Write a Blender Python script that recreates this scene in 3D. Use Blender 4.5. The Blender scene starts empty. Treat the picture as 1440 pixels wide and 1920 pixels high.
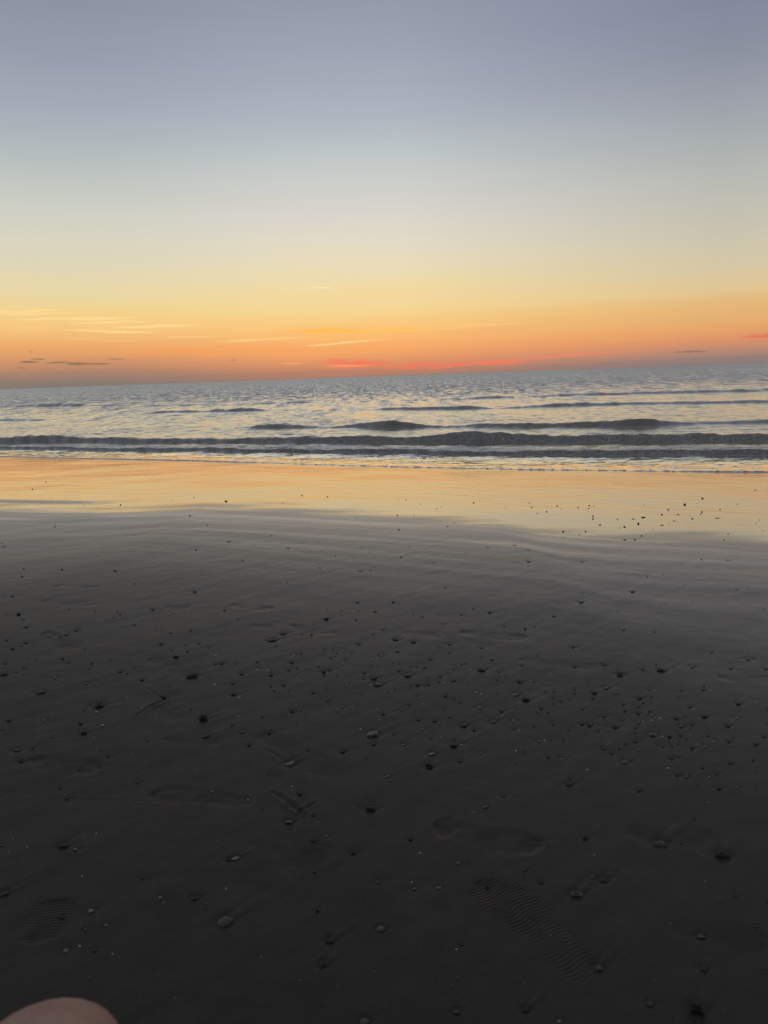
import bpy, bmesh, math, random
import numpy as np
from mathutils import Vector, Matrix

random.seed(7); RNG = np.random.RandomState(7)
S = bpy.context.scene
COL = S.collection

# ------------------------------------------------------------------ camera
FPX = 1442.0                       # focal length in pixels of the 1440 x 1920 photograph
CAM = np.array([0.0, 0.0, 1.35]); PITCH = math.radians(10.02); ROLL = math.radians(1.99)
_f = np.array([0, math.cos(PITCH), -math.sin(PITCH)])
_u0 = np.array([0, math.sin(PITCH), math.cos(PITCH)]); _r0 = np.array([1.0, 0, 0])
_r = _r0 * math.cos(ROLL) - _u0 * math.sin(ROLL)
_u = _u0 * math.cos(ROLL) + _r0 * math.sin(ROLL)
cd = bpy.data.cameras.new('camera'); cam = bpy.data.objects.new('camera', cd); COL.objects.link(cam)
cam.matrix_world = Matrix(((_r[0], _u[0], -_f[0], CAM[0]), (_r[1], _u[1], -_f[1], CAM[1]), (_r[2], _u[2], -_f[2], CAM[2]), (0, 0, 0, 1)))
cd.sensor_fit = 'VERTICAL'; cd.sensor_height = 36; cd.lens = 36 * FPX / 1920
cd.clip_start = 0.05; cd.clip_end = 60000
cd.dof.use_dof = True; cd.dof.focus_distance = 6.0; cd.dof.aperture_fstop = 7.5
S.camera = cam
S.view_settings.view_transform = 'Standard'; S.view_settings.look = 'None'
S.view_settings.exposure = 0; S.view_settings.gamma = 1

def ray(px, py):
    d = _f + _r * (px - 720) / FPX - _u * (py - 960) / FPX
    return d / np.linalg.norm(d)
# the beach falls gently to the sea (level z = 0), its edge running obliquely away to the left
def shore(x): return 11.7 - 0.48 * x
def beach(x, y):
    D_ = shore(x) - y
    up = np.where(D_ < 6, 0.032 * D_, .192 + .058 * (1 - np.exp(-np.maximum(D_ - 6, 0) / 1.81)))
    return np.where(D_ < 0, 0.032 * np.maximum(D_, -400), up)
def sea_level(px, py, z=0.0):
    d = ray(px, py); return CAM + d * ((z - CAM[2]) / d[2])
def ground(px, py):
    d = ray(px, py); z = 0.1
    for _ in range(40):
        p = CAM + d * ((z - CAM[2]) / d[2]); z = .5 * z + .5 * float(beach(p[0], p[1]))
    return CAM + d * ((z - CAM[2]) / d[2])
def azel(px, py):
    d = ray(px, py); return math.atan2(d[0], d[1]), math.asin(d[2])
def lin(c):
    return tuple((v / 255 / 12.92) if v / 255 <= 0.04045 else ((v / 255 + 0.055) / 1.055) ** 2.4 for v in c)

# ------------------------------------------------------------------ node helper
class NT:
    def __init__(s, tree): s.t = tree; s.n = tree.nodes; s.l = tree.links
    def new(s, typ, **kw):
        n = s.n.new(typ)
        for k, v in kw.items(): setattr(n, k, v)
        return n
    def set(s, sock, v):
        if isinstance(v, bpy.types.NodeSocket): s.l.new(v, sock)
        elif v is not None: sock.default_value = v
    def math(s, op, a, b=None, c=None, clamp=False):
        n = s.new('ShaderNodeMath', operation=op); n.use_clamp = clamp
        s.set(n.inputs[0], a); s.set(n.inputs[1], b); s.set(n.inputs[2], c)
        return n.outputs[0]
    def remap(s, v, a, b, c=0.0, d=1.0, mode='SMOOTHSTEP'):
        n = s.new('ShaderNodeMapRange', interpolation_type=mode); n.clamp = True
        s.set(n.inputs[0], v)
        for i, x in enumerate((a, b, c, d)): s.set(n.inputs[i + 1], x)
        return n.outputs[0]
    def noise(s, vec, scale=1.0, detail=2.0, rough=0.5, dist=0.0, dims='3D'):
        n = s.new('ShaderNodeTexNoise', noise_dimensions=dims)
        s.set(n.inputs['Vector'], vec); n.inputs['Scale'].default_value = scale
        n.inputs['Detail'].default_value = detail; n.inputs['Roughness'].default_value = rough
        n.inputs['Distortion'].default_value = dist
        return n.outputs['Fac']
    def xyz(s, x, y, z=0.0):
        n = s.new('ShaderNodeCombineXYZ')
        for i, v in enumerate((x, y, z)): s.set(n.inputs[i], v)
        return n.outputs[0]
    def sep(s, v):
        n = s.new('ShaderNodeSeparateXYZ'); s.set(n.inputs[0], v); return n.outputs
    def mix(s, f, a, b, blend='MIX'):
        n = s.new('ShaderNodeMix', data_type='RGBA', blend_type=blend)
        s.set(n.inputs[0], f)
        s.set(n.inputs[6], a if isinstance(a, bpy.types.NodeSocket) else (*a[:3], 1))
        s.set(n.inputs[7], b if isinstance(b, bpy.types.NodeSocket) else (*b[:3], 1))
        return n.outputs[2]
    def ramp(s, f, stops):
        n = s.new('ShaderNodeValToRGB'); e = n.color_ramp.elements
        while len(e) > 1: e.remove(e[-1])
        e[0].position = stops[0][0]; e[0].color = (*stops[0][1], 1)
        for p, c in stops[1:]:
            k = e.new(p); k.color = (*c, 1)
        s.set(n.inputs[0], f); return n.outputs[0]
    def attr(s, name):
        return s.new('ShaderNodeAttribute', attribute_name=name).outputs
    def bump(s, h, dist, normal=None, strength=1.0):
        n = s.new('ShaderNodeBump'); s.set(n.inputs['Height'], h); n.inputs['Distance'].default_value = dist
        s.set(n.inputs['Strength'], strength)
        if normal is not None: s.set(n.inputs['Normal'], normal)
        return n.outputs[0]

# ------------------------------------------------------------------ sky: dusk, the sun already under the horizon
W = bpy.data.worlds.new('World'); S.world = W; W.use_nodes = True
W.node_tree.nodes.clear(); T = NT(W.node_tree)
D = T.new('ShaderNodeTexCoord').outputs['Generated']
dx, dy, dz = T.sep(D)
RAD = 57.29578
el = T.math('MULTIPLY', T.math('ARCSINE', dz), RAD)
az = T.math('MULTIPLY', T.math('ARCTAN2', dx, dy), RAD)
striate = T.noise(T.xyz(T.math('MULTIPLY', az, 0.05), T.math('ADD', T.math('MULTIPLY', el, 0.9), T.math('MULTIPLY', az, -0.012)), 3.0), 1.0, 5, 0.55, 0.6)
elw = T.math('ADD', el, T.math('MULTIPLY', T.math('SUBTRACT', striate, 0.5), T.remap(el, 0.4, 3.0, 0.0, 1.0)))
fac = T.math('POWER', T.math('DIVIDE', T.math('MAXIMUM', elw, 0.0), 90.0), 0.5)
P = lambda e: (e / 90.0) ** 0.5
UP = [(30, (133, 140, 157)), (42, (127, 132, 146)), (60, (119, 122, 131)), (90, (109, 111, 117))]
def column(x, pts):
    rows = sorted([(max(0.0, math.degrees(azel(x, y)[1])), c) for y, c in pts]); return rows + UP
SKY_L = column(120, [(724, (130, 121, 114)), (714, (142, 124, 112)), (698, (172, 132, 110)), (678, (208, 148, 108)), (655, (234, 168, 106)), (619, (245, 196, 125)), (578, (240, 212, 146)),
         (544, (232, 215, 168)), (499, (224, 214, 182)), (450, (215, 212, 192)), (394, (206, 208, 196)), (338, (192, 197, 192)), (281, (178, 187, 188)), (206, (165, 172, 185)), (100, (150, 157, 172)), (0, (140, 147, 163))])
SKY_M = column(720, [(706, (160, 122, 106)), (692, (190, 132, 106)), (676, (224, 150, 104)), (660, (242, 164, 104)), (638, (250, 180, 112)), (608, (250, 200, 126)), (578, (246, 214, 148)),
         (536, (241, 218, 165)), (499, (234, 220, 184)), (450, (226, 218, 198)), (394, (216, 212, 204)), (338, (204, 206, 202)), (281, (190, 197, 198)), (206, (173, 179, 191)), (100, (158, 165, 180)), (0, (147, 154, 170))])
SKY_R = column(1320, [(684, (134, 120, 118)), (674, (150, 126, 120)), (660, (180, 136, 116)), (640, (220, 147, 106)), (615, (229, 166, 106)), (578, (228, 182, 120)),
         (544, (225, 197, 147)), (499, (213, 199, 166)), (450, (204, 197, 174)), (394, (194, 192, 179)), (338, (184, 186, 180)), (281, (172, 177, 176)), (206, (158, 163, 172)), (100, (140, 145, 160)), (0, (131, 136, 157))])
rl, rm, rr_ = [T.ramp(fac, [(P(e), lin(c)) for e, c in q]) for q in (SKY_L, SKY_M, SKY_R)]
sky = T.mix(T.remap(az, -22, -3), rl, rm); sky = T.mix(T.remap(az, 2, 23, mode='LINEAR'), sky, rr_)
# the sky away from the afterglow is darker and bluer
away = T.remap(T.math('ABSOLUTE', az), 35, 150)
dusk = T.ramp(fac, [(0.0, lin((98, 92, 98))), (P(6), lin((110, 102, 106))), (P(15), lin((108, 106, 112))), (P(40), lin((108, 109, 116))), (1.0, lin((109, 111, 117)))])
sky = T.mix(away, sky, dusk)
wob = T.noise(T.xyz(T.math('MULTIPLY', az, 0.35), T.math('MULTIPLY', el, 1.2), 0.0), 1.0, 3, 0.6)
fib = T.noise(T.xyz(T.math('MULTIPLY', az, 0.5), T.math('MULTIPLY', el, 7.0), 9.0), 1.0, 4, 0.65, 0.4)
fib2 = T.noise(T.xyz(T.math('MULTIPLY', az, 0.8), T.math('MULTIPLY', T.math('MULTIPLY_ADD', az, -.03, el), 11.0), 2.0), 1.0, 4, 0.6, 0.5)
def cloud(x0, y0, x1, y1, thick, col, amount, frac=0.5, grain=None):
    """one cloud streak between two directions of the photograph"""
    global sky
    a0, e0 = [math.degrees(v) for v in azel(x0, y0)]; a1, e1 = [math.degrees(v) for v in azel(x1, y1)]
    sl = (e1 - e0) / (a1 - a0); am, em = (a0 + a1) / 2, (e0 + e1) / 2; half = (a1 - a0) / 2 * 1.15
    th = math.degrees(thick / FPX)
    u = T.math('DIVIDE', T.math('SUBTRACT', az, am), half)
    line = T.math('MULTIPLY_ADD', T.math('SUBTRACT', az, am), sl, em)
    v = T.math('SUBTRACT', el, line)
    v = T.math('DIVIDE', T.math('ADD', v, T.math('MULTIPLY', T.math('SUBTRACT', wob, 0.5), th * 2.6)), th)
    rr = T.math('ADD', T.math('MULTIPLY', u, u), T.math('MULTIPLY', v, v))
    m = T.remap(rr, 1.0, 0.0)
    g = T.remap(grain if grain is not None else fib, frac - 0.12, frac + 0.16)
    m = T.math('MULTIPLY', T.math('MULTIPLY', m, g), amount, clamp=True)
    sky = T.mix(m, sky, lin(col))
Y1, Y2, CO, GR = (252, 206, 130), (255, 190, 90), (248, 122, 92), (146, 116, 92)
Y0 = (255, 218, 146)
for c in [(-120, 604, 420, 598, 16, (250, 205, 132), .55, .42), (420, 632, 900, 618, 14, (253, 192, 108), .5, .42), (-80, 588, 130, 580, 3.2, Y0, 1.2, .33), (-20, 590, 160, 586, 2.4, Y0, .9, .36), (20, 598, 260, 597, 3.2, Y0, 1.2, .33), (120, 606, 300, 602, 2.6, Y0, .9, .36),
          (112, 619, 300, 623, 2.6, Y0, 1.1, .33), (200, 615, 380, 608, 3, Y0, 1.1, .33), (330, 600, 560, 594, 3, Y1, .7, .36), (300, 632, 420, 631, 2.2, Y1, .7, .36),
          (400, 641, 580, 632, 3, Y1, .9, .35), (560, 650, 740, 634, 2.6, Y1, 1.2, .32), (520, 620, 720, 620, 5, Y2, 1.1, .36), (640, 622, 830, 614, 3, (255, 196, 96), 1.0, .36),
          (780, 620, 980, 604, 3, Y1, .6, .38), (840, 610, 1000, 606, 2.2, Y1, .5, .38), (576, 538, 626, 540, 2.0, (252, 234, 186), .9, .34),
          (200, 664, 560, 652, 12, (252, 162, 84), .7, .45), (400, 662, 820, 650, 10, (252, 164, 90), .5, .45), (1060, 640, 1440, 616, 8, (238, 172, 110), .3, .45),
          (100, 634, 260, 640, 4, (250, 196, 124), .5, .42)]: cloud(*c)
for c in [(600, 686, 1040, 678, 11, (232, 136, 102), .30, .40), (596, 680, 745, 683, 9, CO, 1.1, .44), (604, 686, 700, 686, 2.6, (255, 150, 104), 1.1, .36), (690, 690, 850, 686, 6, CO, .9, .46), (740, 684, 850, 680, 2.4, CO, .9, .38), (800, 690, 930, 677, 6, CO, .9, .44), (860, 686, 1000, 674, 5, CO, .8, .42),
          (900, 683, 1000, 674, 3, CO, .7, .42), (880, 680, 1220, 656, 3.0, (244, 130, 102), .75, .41), (520, 682, 575, 681, 1.8, (255, 160, 112), 1.1, .36), (520, 712, 600, 711, 2, (236, 108, 92), .9, .36),
          (856, 669, 896, 665, 1.8, (255, 130, 100), .9, .36), (1385, 632, 1500, 627, 5, (226, 112, 92), .9, .44)]: cloud(*c, grain=fib2)
for c in [(34, 678, 76, 678, 2.2, GR, 1.1, .30), (56, 673, 88, 673, 1.6, GR, 1.0, .30), (82, 681, 130, 679, 1.8, GR, 1.1, .30), (120, 682, 170, 681, 3.0, GR, 1.2, .30), (150, 682, 212, 682, 1.7, GR, 1.0, .30),
          (30, 690, 52, 690, 1.5, GR, .7, .34), (200, 674, 234, 673, 1.5, GR, .7, .34), (1258, 661, 1332, 659, 2.2, (140, 112, 104), .9, .34), (430, 676, 446, 675, 1.5, GR, .5, .3),
          (50, 660, 66, 660, 1.2, GR, .4, .3), (1000, 690, 1560, 664, 7, (142, 126, 120), .5, .4), (-100, 706, 500, 694, 4, (160, 130, 108), .3, .4)]: cloud(*c, grain=fib2)
below = T.remap(el, -0.6, -3.0)
sky = T.mix(below, sky, lin((50, 50, 52)))
bg = T.new('ShaderNodeBackground'); T.set(bg.inputs[0], sky); bg.inputs[1].default_value = 1.0
wo = T.new('ShaderNodeOutputWorld'); T.l.new(bg.outputs[0], wo.inputs[0])
W.cycles.sampling_method = 'MANUAL'; W.cycles.sample_map_resolution = 1024

# ------------------------------------------------------------------ numpy noise
_perm = RNG.permutation(4096); _grad = RNG.rand(4096) * 2 * math.pi
def gnoise(x, y, seed=0):
    xi = np.floor(x).astype(np.int64); yi = np.floor(y).astype(np.int64); xf = x - xi; yf = y - yi
    def g(ix, iy, fx, fy):
        h = _perm[(ix + _perm[(iy + seed * 57) & 4095]) & 4095]; a = _grad[h]
        return np.cos(a) * fx + np.sin(a) * fy
    ux = xf * xf * xf * (xf * (xf * 6 - 15) + 10); uy = yf * yf * yf * (yf * (yf * 6 - 15) + 10)
    n0 = g(xi, yi, xf, yf) * (1 - ux) + g(xi + 1, yi, xf - 1, yf) * ux
    n1 = g(xi, yi + 1, xf, yf - 1) * (1 - ux) + g(xi + 1, yi + 1, xf - 1, yf - 1) * ux
    return (n0 * (1 - uy) + n1 * uy) * 1.5
def fbm(x, y, oct=4, seed=0, gain=0.5):
    s = 0; a = 1.0
    for k in range(oct):
        s = s + a * gnoise(x * 2 ** k, y * 2 ** k, seed + k * 7); a *= gain
    return s
def sst(a, b, x):
    t = np.clip((x - a) / (b - a), 0, 1); return t * t * (3 - 2 * t)

def polyline(pts, ext=None, on=None):
    """pixel points on the ground -> y(x) in metres, straight on past both ends"""
    w = sorted([tuple((on or sea_level)(*p)[:2]) for p in pts]); xs = np.array([p[0] for p in w]); ys = np.array([p[1] for p in w])
    s = -0.48 if ext is None else ext
    def f(x):
        y = np.interp(x, xs, ys)
        return y + np.where(x < xs[0], (x - xs[0]) * s, 0) + np.where(x > xs[-1], (x - xs[-1]) * s, 0)
    return f
EDGE = polyline([(-120, 853), (0, 855), (100, 858), (200, 860), (350, 863), (500, 868), (620, 873), (800, 878), (1000, 882), (1200, 884), (1440, 885), (1600, 884)])
FILM = polyline([(-150, 952), (0, 951), (120, 955), (250, 954), (380, 949), (480, 953), (620, 960), (760, 967), (930, 978), (1000, 991), (1100, 999), (1300, 1006), (1440, 1019), (1600, 1030)], on=ground)

def grid_mesh(name, X, Y, Z, attrs, mat):
    R, C = X.shape
    me = bpy.data.meshes.new(name)
    co = np.stack([X, Y, Z], -1).astype(np.float32).reshape(-1)
    me.vertices.add(R * C); me.vertices.foreach_set('co', co)
    i = np.arange(R * C).reshape(R, C)
    q = np.stack([i[:-1, :-1], i[:-1, 1:], i[1:, 1:], i[1:, :-1]], -1).reshape(-1, 4)
    n = len(q)
    me.loops.add(n * 4); me.loops.foreach_set('vertex_index', q.reshape(-1).astype(np.int32))
    me.polygons.add(n); me.polygons.foreach_set('loop_start', (np.arange(n) * 4).astype(np.int32))
    me.polygons.foreach_set('use_smooth', np.ones(n, bool))
    me.update(calc_edges=True)
    for k, v in attrs.items():
        if v.ndim == 3:
            a = me.attributes.new(k, 'FLOAT_VECTOR', 'POINT'); a.data.foreach_set('vector', v.astype(np.float32).reshape(-1))
        else:
            a = me.attributes.new(k, 'FLOAT', 'POINT'); a.data.foreach_set('value', v.astype(np.float32).reshape(-1))
    me.materials.append(mat)
    o = bpy.data.objects.new(name, me); COL.objects.link(o); o['kind'] = 'structure'
    return o
def material(name):
    m = bpy.data.materials.new(name); m.use_nodes = True; m.node_tree.nodes.clear(); t = NT(m.node_tree)
    out = t.new('ShaderNodeOutputMaterial'); return m, t, out

# ------------------------------------------------------------------ objects lying on the sand, seen in the photograph: x, y, width (photo pixels), kind
# kinds: d dark chip, l pale chip, n brown-grey chip, r reddish chip
SMALL = """
162,1109,5,d 23,1119,7,d 365,1109,9,d 269,1134,6,d 286,1143,9,d 421,1144,6,d 129,1144,5,n 220,1147,5,d 154,1140,4,l 178,1147,5,l 35,1153,9,d 225,1153,5,l
213,1159,5,l 316,1152,6,d 413,1153,5,l 446,1160,4,l 43,1163,6,l 54,1167,5,l 49,1178,9,d 143,1184,8,d 124,1191,7,n 253,1173,4,d 279,1181,6,l 358,1183,6,l
320,1188,6,d 13,1202,7,d 48,1207,10,d 60,1206,4,d 40,1212,6,d 23,1218,10,d 302,1209,8,d 349,1208,5,l 373,1207,6,d 391,1214,8,l 159,1218,5,n 351,1222,7,d
322,1220,4,n 330,1233,12,d 404,1230,6,d 117,1236,7,n 127,1243,8,n 53,1235,4,d 69,1238,4,d 9,1245,8,n 45,1253,4,l 166,1255,5,l 172,1245,6,n 207,1237,4,n
30,1260,4,d 225,1260,10,n 238,1263,5,n 403,1246,8,n 415,1245,9,d 442,1245,5,r 378,1260,4,d 453,1264,10,d 104,1271,9,l 266,1275,9,d 162,1281,9,l 402,1283,7,d
436,1282,8,d 317,1286,4,d 63,1295,5,n 438,1302,12,d 449,1308,7,l 158,1330,7,l 181,1335,6,l 266,1328,7,d 261,1340,7,d 358,1329,6,l 307,1307,11,d 293,1327,8,n
82,1350,9,l 16,1352,8,d 151,1357,9,d 192,1360,6,d 5,1369,5,n 156,1375,13,d 100,1382,8,n 175,1382,8,l 455,1372,9,n 276,1389,6,d 467,1396,8,d 61,1403,8,d
189,1408,5,l 202,1418,9,d 39,1428,11,d 189,1437,7,l 148,1442,5,n 246,1441,8,l 259,1446,4,l 257,1466,8,n 372,1449,4,n 112,1478,8,d 398,1482,9,l 435,1360,6,l
447,1343,4,n 465,1497,6,n 125,1498,9,d
670,1130,7,d 737,1130,6,d 703,1147,6,r 640,1145,5,n 612,1161,11,d 668,1163,6,d 614,1142,4,n 775,1151,4,d 792,1157,5,d 832,1171,7,l 919,1149,9,n 864,1153,5,n
887,1141,4,n 835,1103,5,d 596,1172,5,l 587,1176,6,l 718,1182,7,n 699,1190,5,n 531,1188,10,n 510,1200,14,n 566,1188,4,n 584,1190,6,n 742,1200,12,d 672,1208,9,n
775,1205,11,n 843,1208,8,l 945,1174,7,l 517,1212,5,d 608,1218,5,d 624,1218,5,n 659,1224,8,l 551,1229,10,l 565,1226,5,d 632,1225,5,n
648,1237,8,l 620,1235,8,n 629,1231,4,n 746,1224,7,d 715,1231,10,l 685,1235,6,d 696,1237,5,d 842,1224,7,l 903,1215,7,d 822,1214,4,n 807,1237,8,d 737,1239,4,n
737,1245,5,n 749,1246,5,n 902,1233,5,d 923,1239,6,d 547,1243,9,n 482,1242,7,r 557,1254,6,l 541,1257,5,n 502,1257,6,n 482,1256,6,d 598,1251,5,d 607,1261,10,d
618,1257,9,n 717,1254,5,d 697,1249,4,n 782,1252,6,d 796,1253,7,d 770,1251,5,n 853,1247,4,n 866,1247,6,d 873,1245,5,n 851,1256,5,d 882,1256,6,d 904,1251,4,n
885,1264,6,n 840,1262,4,n 748,1259,6,n 767,1271,7,n 683,1263,9,n 696,1284,6,n 682,1274,5,n 708,1276,5,d 508,1266,10,d
515,1269,6,n 551,1268,4,n 556,1272,5,d 607,1268,6,n 633,1269,4,n 825,1269,8,n 802,1272,5,n 823,1280,6,n 832,1281,5,n 847,1278,8,n 853,1277,6,l 935,1261,8,n
949,1268,5,n 932,1275,6,n 783,1285,10,d 803,1285,8,d 795,1287,6,l 771,1286,4,n 879,1285,5,n 508,1286,6,d 532,1285,7,d 514,1295,6,l 541,1294,6,n 612,1293,6,d
587,1301,8,n 588,1305,4,l 524,1306,4,d 650,1285,5,n 615,1314,7,n 678,1304,5,n 740,1294,5,n 727,1299,4,n 782,1305,5,d 835,1306,7,d 852,1311,6,d 862,1318,8,n
893,1299,6,d 903,1302,6,d 933,1289,4,n 933,1301,5,n 899,1326,11,l 950,1328,7,l 940,1334,8,d 942,1341,5,l 959,1350,5,l 642,1325,10,l 670,1321,4,n 767,1323,7,d
718,1339,9,n 747,1335,9,l 711,1349,5,n 634,1337,5,n 706,1330,5,n 548,1334,11,d 564,1333,5,d 492,1344,6,l 557,1356,4,l 833,1331,7,n 843,1343,7,l 815,1352,8,d
785,1349,8,n 911,1341,3,n 889,1369,10,d 791,1367,9,l 676,1367,5,n 710,1369,4,n 739,1375,9,n 700,1395,11,n 756,1396,10,l 808,1384,7,n 827,1382,4,n 851,1386,7,n
865,1396,6,n 900,1412,9,l 952,1388,4,d 957,1413,4,d 642,1408,12,d 577,1404,8,n 686,1422,5,l 503,1447,6,d 726,1456,10,l 862,1427,10,n 895,1459,8,l 948,1428,4,n
548,1473,5,d 562,1489,9,d 505,1373,9,d 943,1492,10,n
1186,1110,9,d 1381,1105,6,n 1089,1129,11,l 1039,1156,7,d 1016,1165,4,n 984,1179,6,n 1002,1175,4,d 1169,1182,6,n 1226,1185,7,l 1285,1159,5,n 1074,1214,11,d
1334,1222,7,n 1006,1230,4,n 979,1249,8,d 1133,1247,9,n 1078,1250,8,n 1230,1245,5,d 1264,1249,5,d 1205,1256,7,n 1298,1249,12,l 1403,1235,13,l 1369,1242,5,n
1370,1253,7,d 1436,1254,9,d 974,1280,11,d 996,1277,4,n 1002,1278,6,n 1068,1280,5,n 1031,1288,5,l 1137,1290,12,n 1077,1293,7,n 1103,1282,4,n 1186,1293,8,l
1218,1291,8,l 1320,1287,5,n 1319,1295,8,d 1278,1296,7,n 1023,1297,5,n 1039,1298,7,d 1114,1300,12,d 1156,1300,6,l 1078,1301,5,d 1068,1312,5,n 1111,1310,7,n
1051,1316,8,n 1036,1308,6,n 1199,1310,12,d 1221,1306,5,n 1271,1309,5,n 1117,1318,7,l 1205,1318,5,l 1169,1321,8,d 1157,1317,4,n 1038,1322,7,n 1192,1325,8,l
1200,1326,4,l 1384,1321,12,n 1417,1319,4,n 1293,1326,10,n 1299,1331,5,n 967,1329,8,l 1015,1329,8,d 1092,1329,8,n 1028,1336,6,l 1006,1337,5,d 1012,1339,7,l
1172,1334,7,d 1196,1338,9,d 1218,1335,6,n 1222,1342,9,l 1132,1342,9,n 1438,1331,5,n 1370,1341,4,n 1382,1347,10,l 1321,1345,12,d 1268,1349,10,d 1285,1343,6,n
1238,1348,6,l 1222,1352,6,d 1206,1353,5,n 1167,1350,8,n 962,1350,9,l 1037,1358,8,d 1074,1358,5,n 1091,1357,9,d 1105,1359,10,n 1115,1359,5,d 1135,1359,4,l
1154,1364,12,d 1146,1362,6,n 1191,1366,7,d 1196,1356,9,l 1001,1362,5,l 963,1366,6,l 1297,1359,9,n 1277,1363,12,n 1364,1362,11,n 1373,1365,4,n 1438,1357,5,d
1066,1368,5,n 1122,1370,7,n 1098,1377,5,l 974,1369,5,d 995,1382,5,n 1147,1378,7,l 1190,1376,6,n 1243,1382,5,d 1255,1383,9,d 1275,1379,6,n 1277,1382,6,d
1286,1387,5,n 1328,1381,7,n 1268,1371,4,n 1012,1390,10,l 1033,1387,6,l 1021,1388,6,n 1056,1387,6,n 1191,1391,9,n 1204,1388,5,n 1174,1395,6,n 1126,1399,7,n
1132,1405,8,n 1152,1405,4,n 1161,1404,6,n 1146,1414,8,d 1233,1398,7,n 1242,1401,6,n 1260,1399,6,n 1271,1395,6,n 1298,1404,8,d 1297,1408,5,d 1323,1401,9,l
1309,1397,4,n 1337,1392,4,n 1366,1392,8,d 1373,1390,5,d 1378,1398,5,n 1381,1404,7,l 1375,1384,5,n 1356,1399,3,n 1418,1397,9,d 1414,1401,7,d 1433,1383,9,n
967,1407,6,n 981,1409,6,n 1009,1410,8,l 1028,1420,9,d 1047,1416,6,n 1056,1422,9,l 1199,1409,4,n 1259,1423,12,n 1274,1421,5,n 969,1432,5,d 1348,1430,5,n
1370,1432,9,d 1412,1426,7,n 1101,1443,6,l 1031,1451,5,d 1253,1442,6,n 1317,1441,8,n 1070,1460,8,d 1269,1455,8,d 1309,1456,4,n 1329,1459,9,l 1343,1452,9,n
1419,1451,6,n 1309,1473,4,n 1348,1480,11,n 1382,1478,8,l 1198,1483,10,n
3,1585,9,l 141,1594,11,l 181,1563,9,l 16,1600,4,d 29,1615,8,n 17,1623,3,n 428,1612,12,d 269,1647,7,d 281,1646,5,d 300,1683,9,l 307,1692,9,l 424,1665,5,d
76,1680,4,n 140,1688,4,n 170,1708,12,l 116,1721,9,d 384,1703,6,n 199,1735,10,l 160,1743,10,n 298,1713,4,n 123,1782,12,l 135,1773,5,n 149,1774,7,n 177,1782,10,n
211,1789,4,n 60,1785,5,n 167,1835,7,n 154,1643,6,n
491,1513,6,l 671,1509,6,l 910,1513,11,l 889,1522,3,n 587,1529,7,d 588,1577,10,d 770,1574,9,d 661,1599,12,d 787,1600,6,n 860,1618,9,l 877,1614,4,n 590,1634,8,d
772,1654,5,n 777,1666,10,l 914,1665,9,d 885,1672,7,n 595,1708,10,d 598,1721,4,n 865,1772,9,d 856,1781,5,n 826,1777,4,n 700,1822,7,l 859,1832,6,n 851,1839,4,n
562,1837,5,n 653,1767,4,l
1097,1573,12,d 1029,1589,5,l 1114,1605,4,n 1277,1582,6,l 982,1633,10,n 1014,1657,10,d 1111,1646,10,n 1378,1681,7,n 1438,1692,7,d 1258,1733,6,n 1430,1825,8,n
1261,1906,5,n 1049,1917,10,l 1418,1738,8,n 1329,1506,4,d 1301,1537,6,l
424,940,6,d 226,947,4,d 356,967,6,d 669,971,7,d 103,988,5,d 389,985,4,d 429,1016,12,d 541,1028,8,d 7,1025,9,d 368,1031,5,d 45,1067,4,d 41,1082,6,d 116,1069,6,n
216,1071,6,d 213,1094,6,d 252,1095,4,d 455,1051,4,d 600,1065,4,d 676,1071,9,d 695,1070,8,n 614,932,4,d 566,929,4,d 86,904,3,d 61,918,4,d 364,933,3,d 629,1043,4,d
745,966,4,d 776,965,3,d 839,988,5,d 851,981,3,d 888,943,4,d 761,937,3,d 819,953,3,d 1045,949,4,d 1084,952,4,d 1105,948,4,d 1104,953,3,d 1025,960,5,d 997,952,4,d
1007,963,3,d 1112,973,5,d 1112,968,4,d 1125,984,5,d 1158,973,3,d 1171,988,5,d 1187,973,9,d 1206,970,12,d 1197,982,6,d 1241,985,9,d 1265,977,10,d 1284,946,6,d
1317,935,5,d 1316,960,5,d 1314,964,5,d 1298,973,6,d 1345,972,13,d 1241,965,5,d 1271,965,7,d 1253,956,5,d 1382,945,3,d 1416,919,4,d 1350,955,4,d 1418,981,3,d
1431,996,3,d 1365,1002,4,d 1172,1012,6,d 1190,1012,5,d 1203,1005,4,d 1056,996,6,d 1098,996,5,d 1086,1002,4,d 991,1033,8,d 991,1054,12,d 1091,1054,9,d 915,1028,7,d
813,1056,5,d 965,1023,6,d 1357,1013,4,d 1315,1050,4,d 1365,1052,9,d 1214,1081,7,n 752,1045,5,d 748,994,5,d
"""
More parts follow.
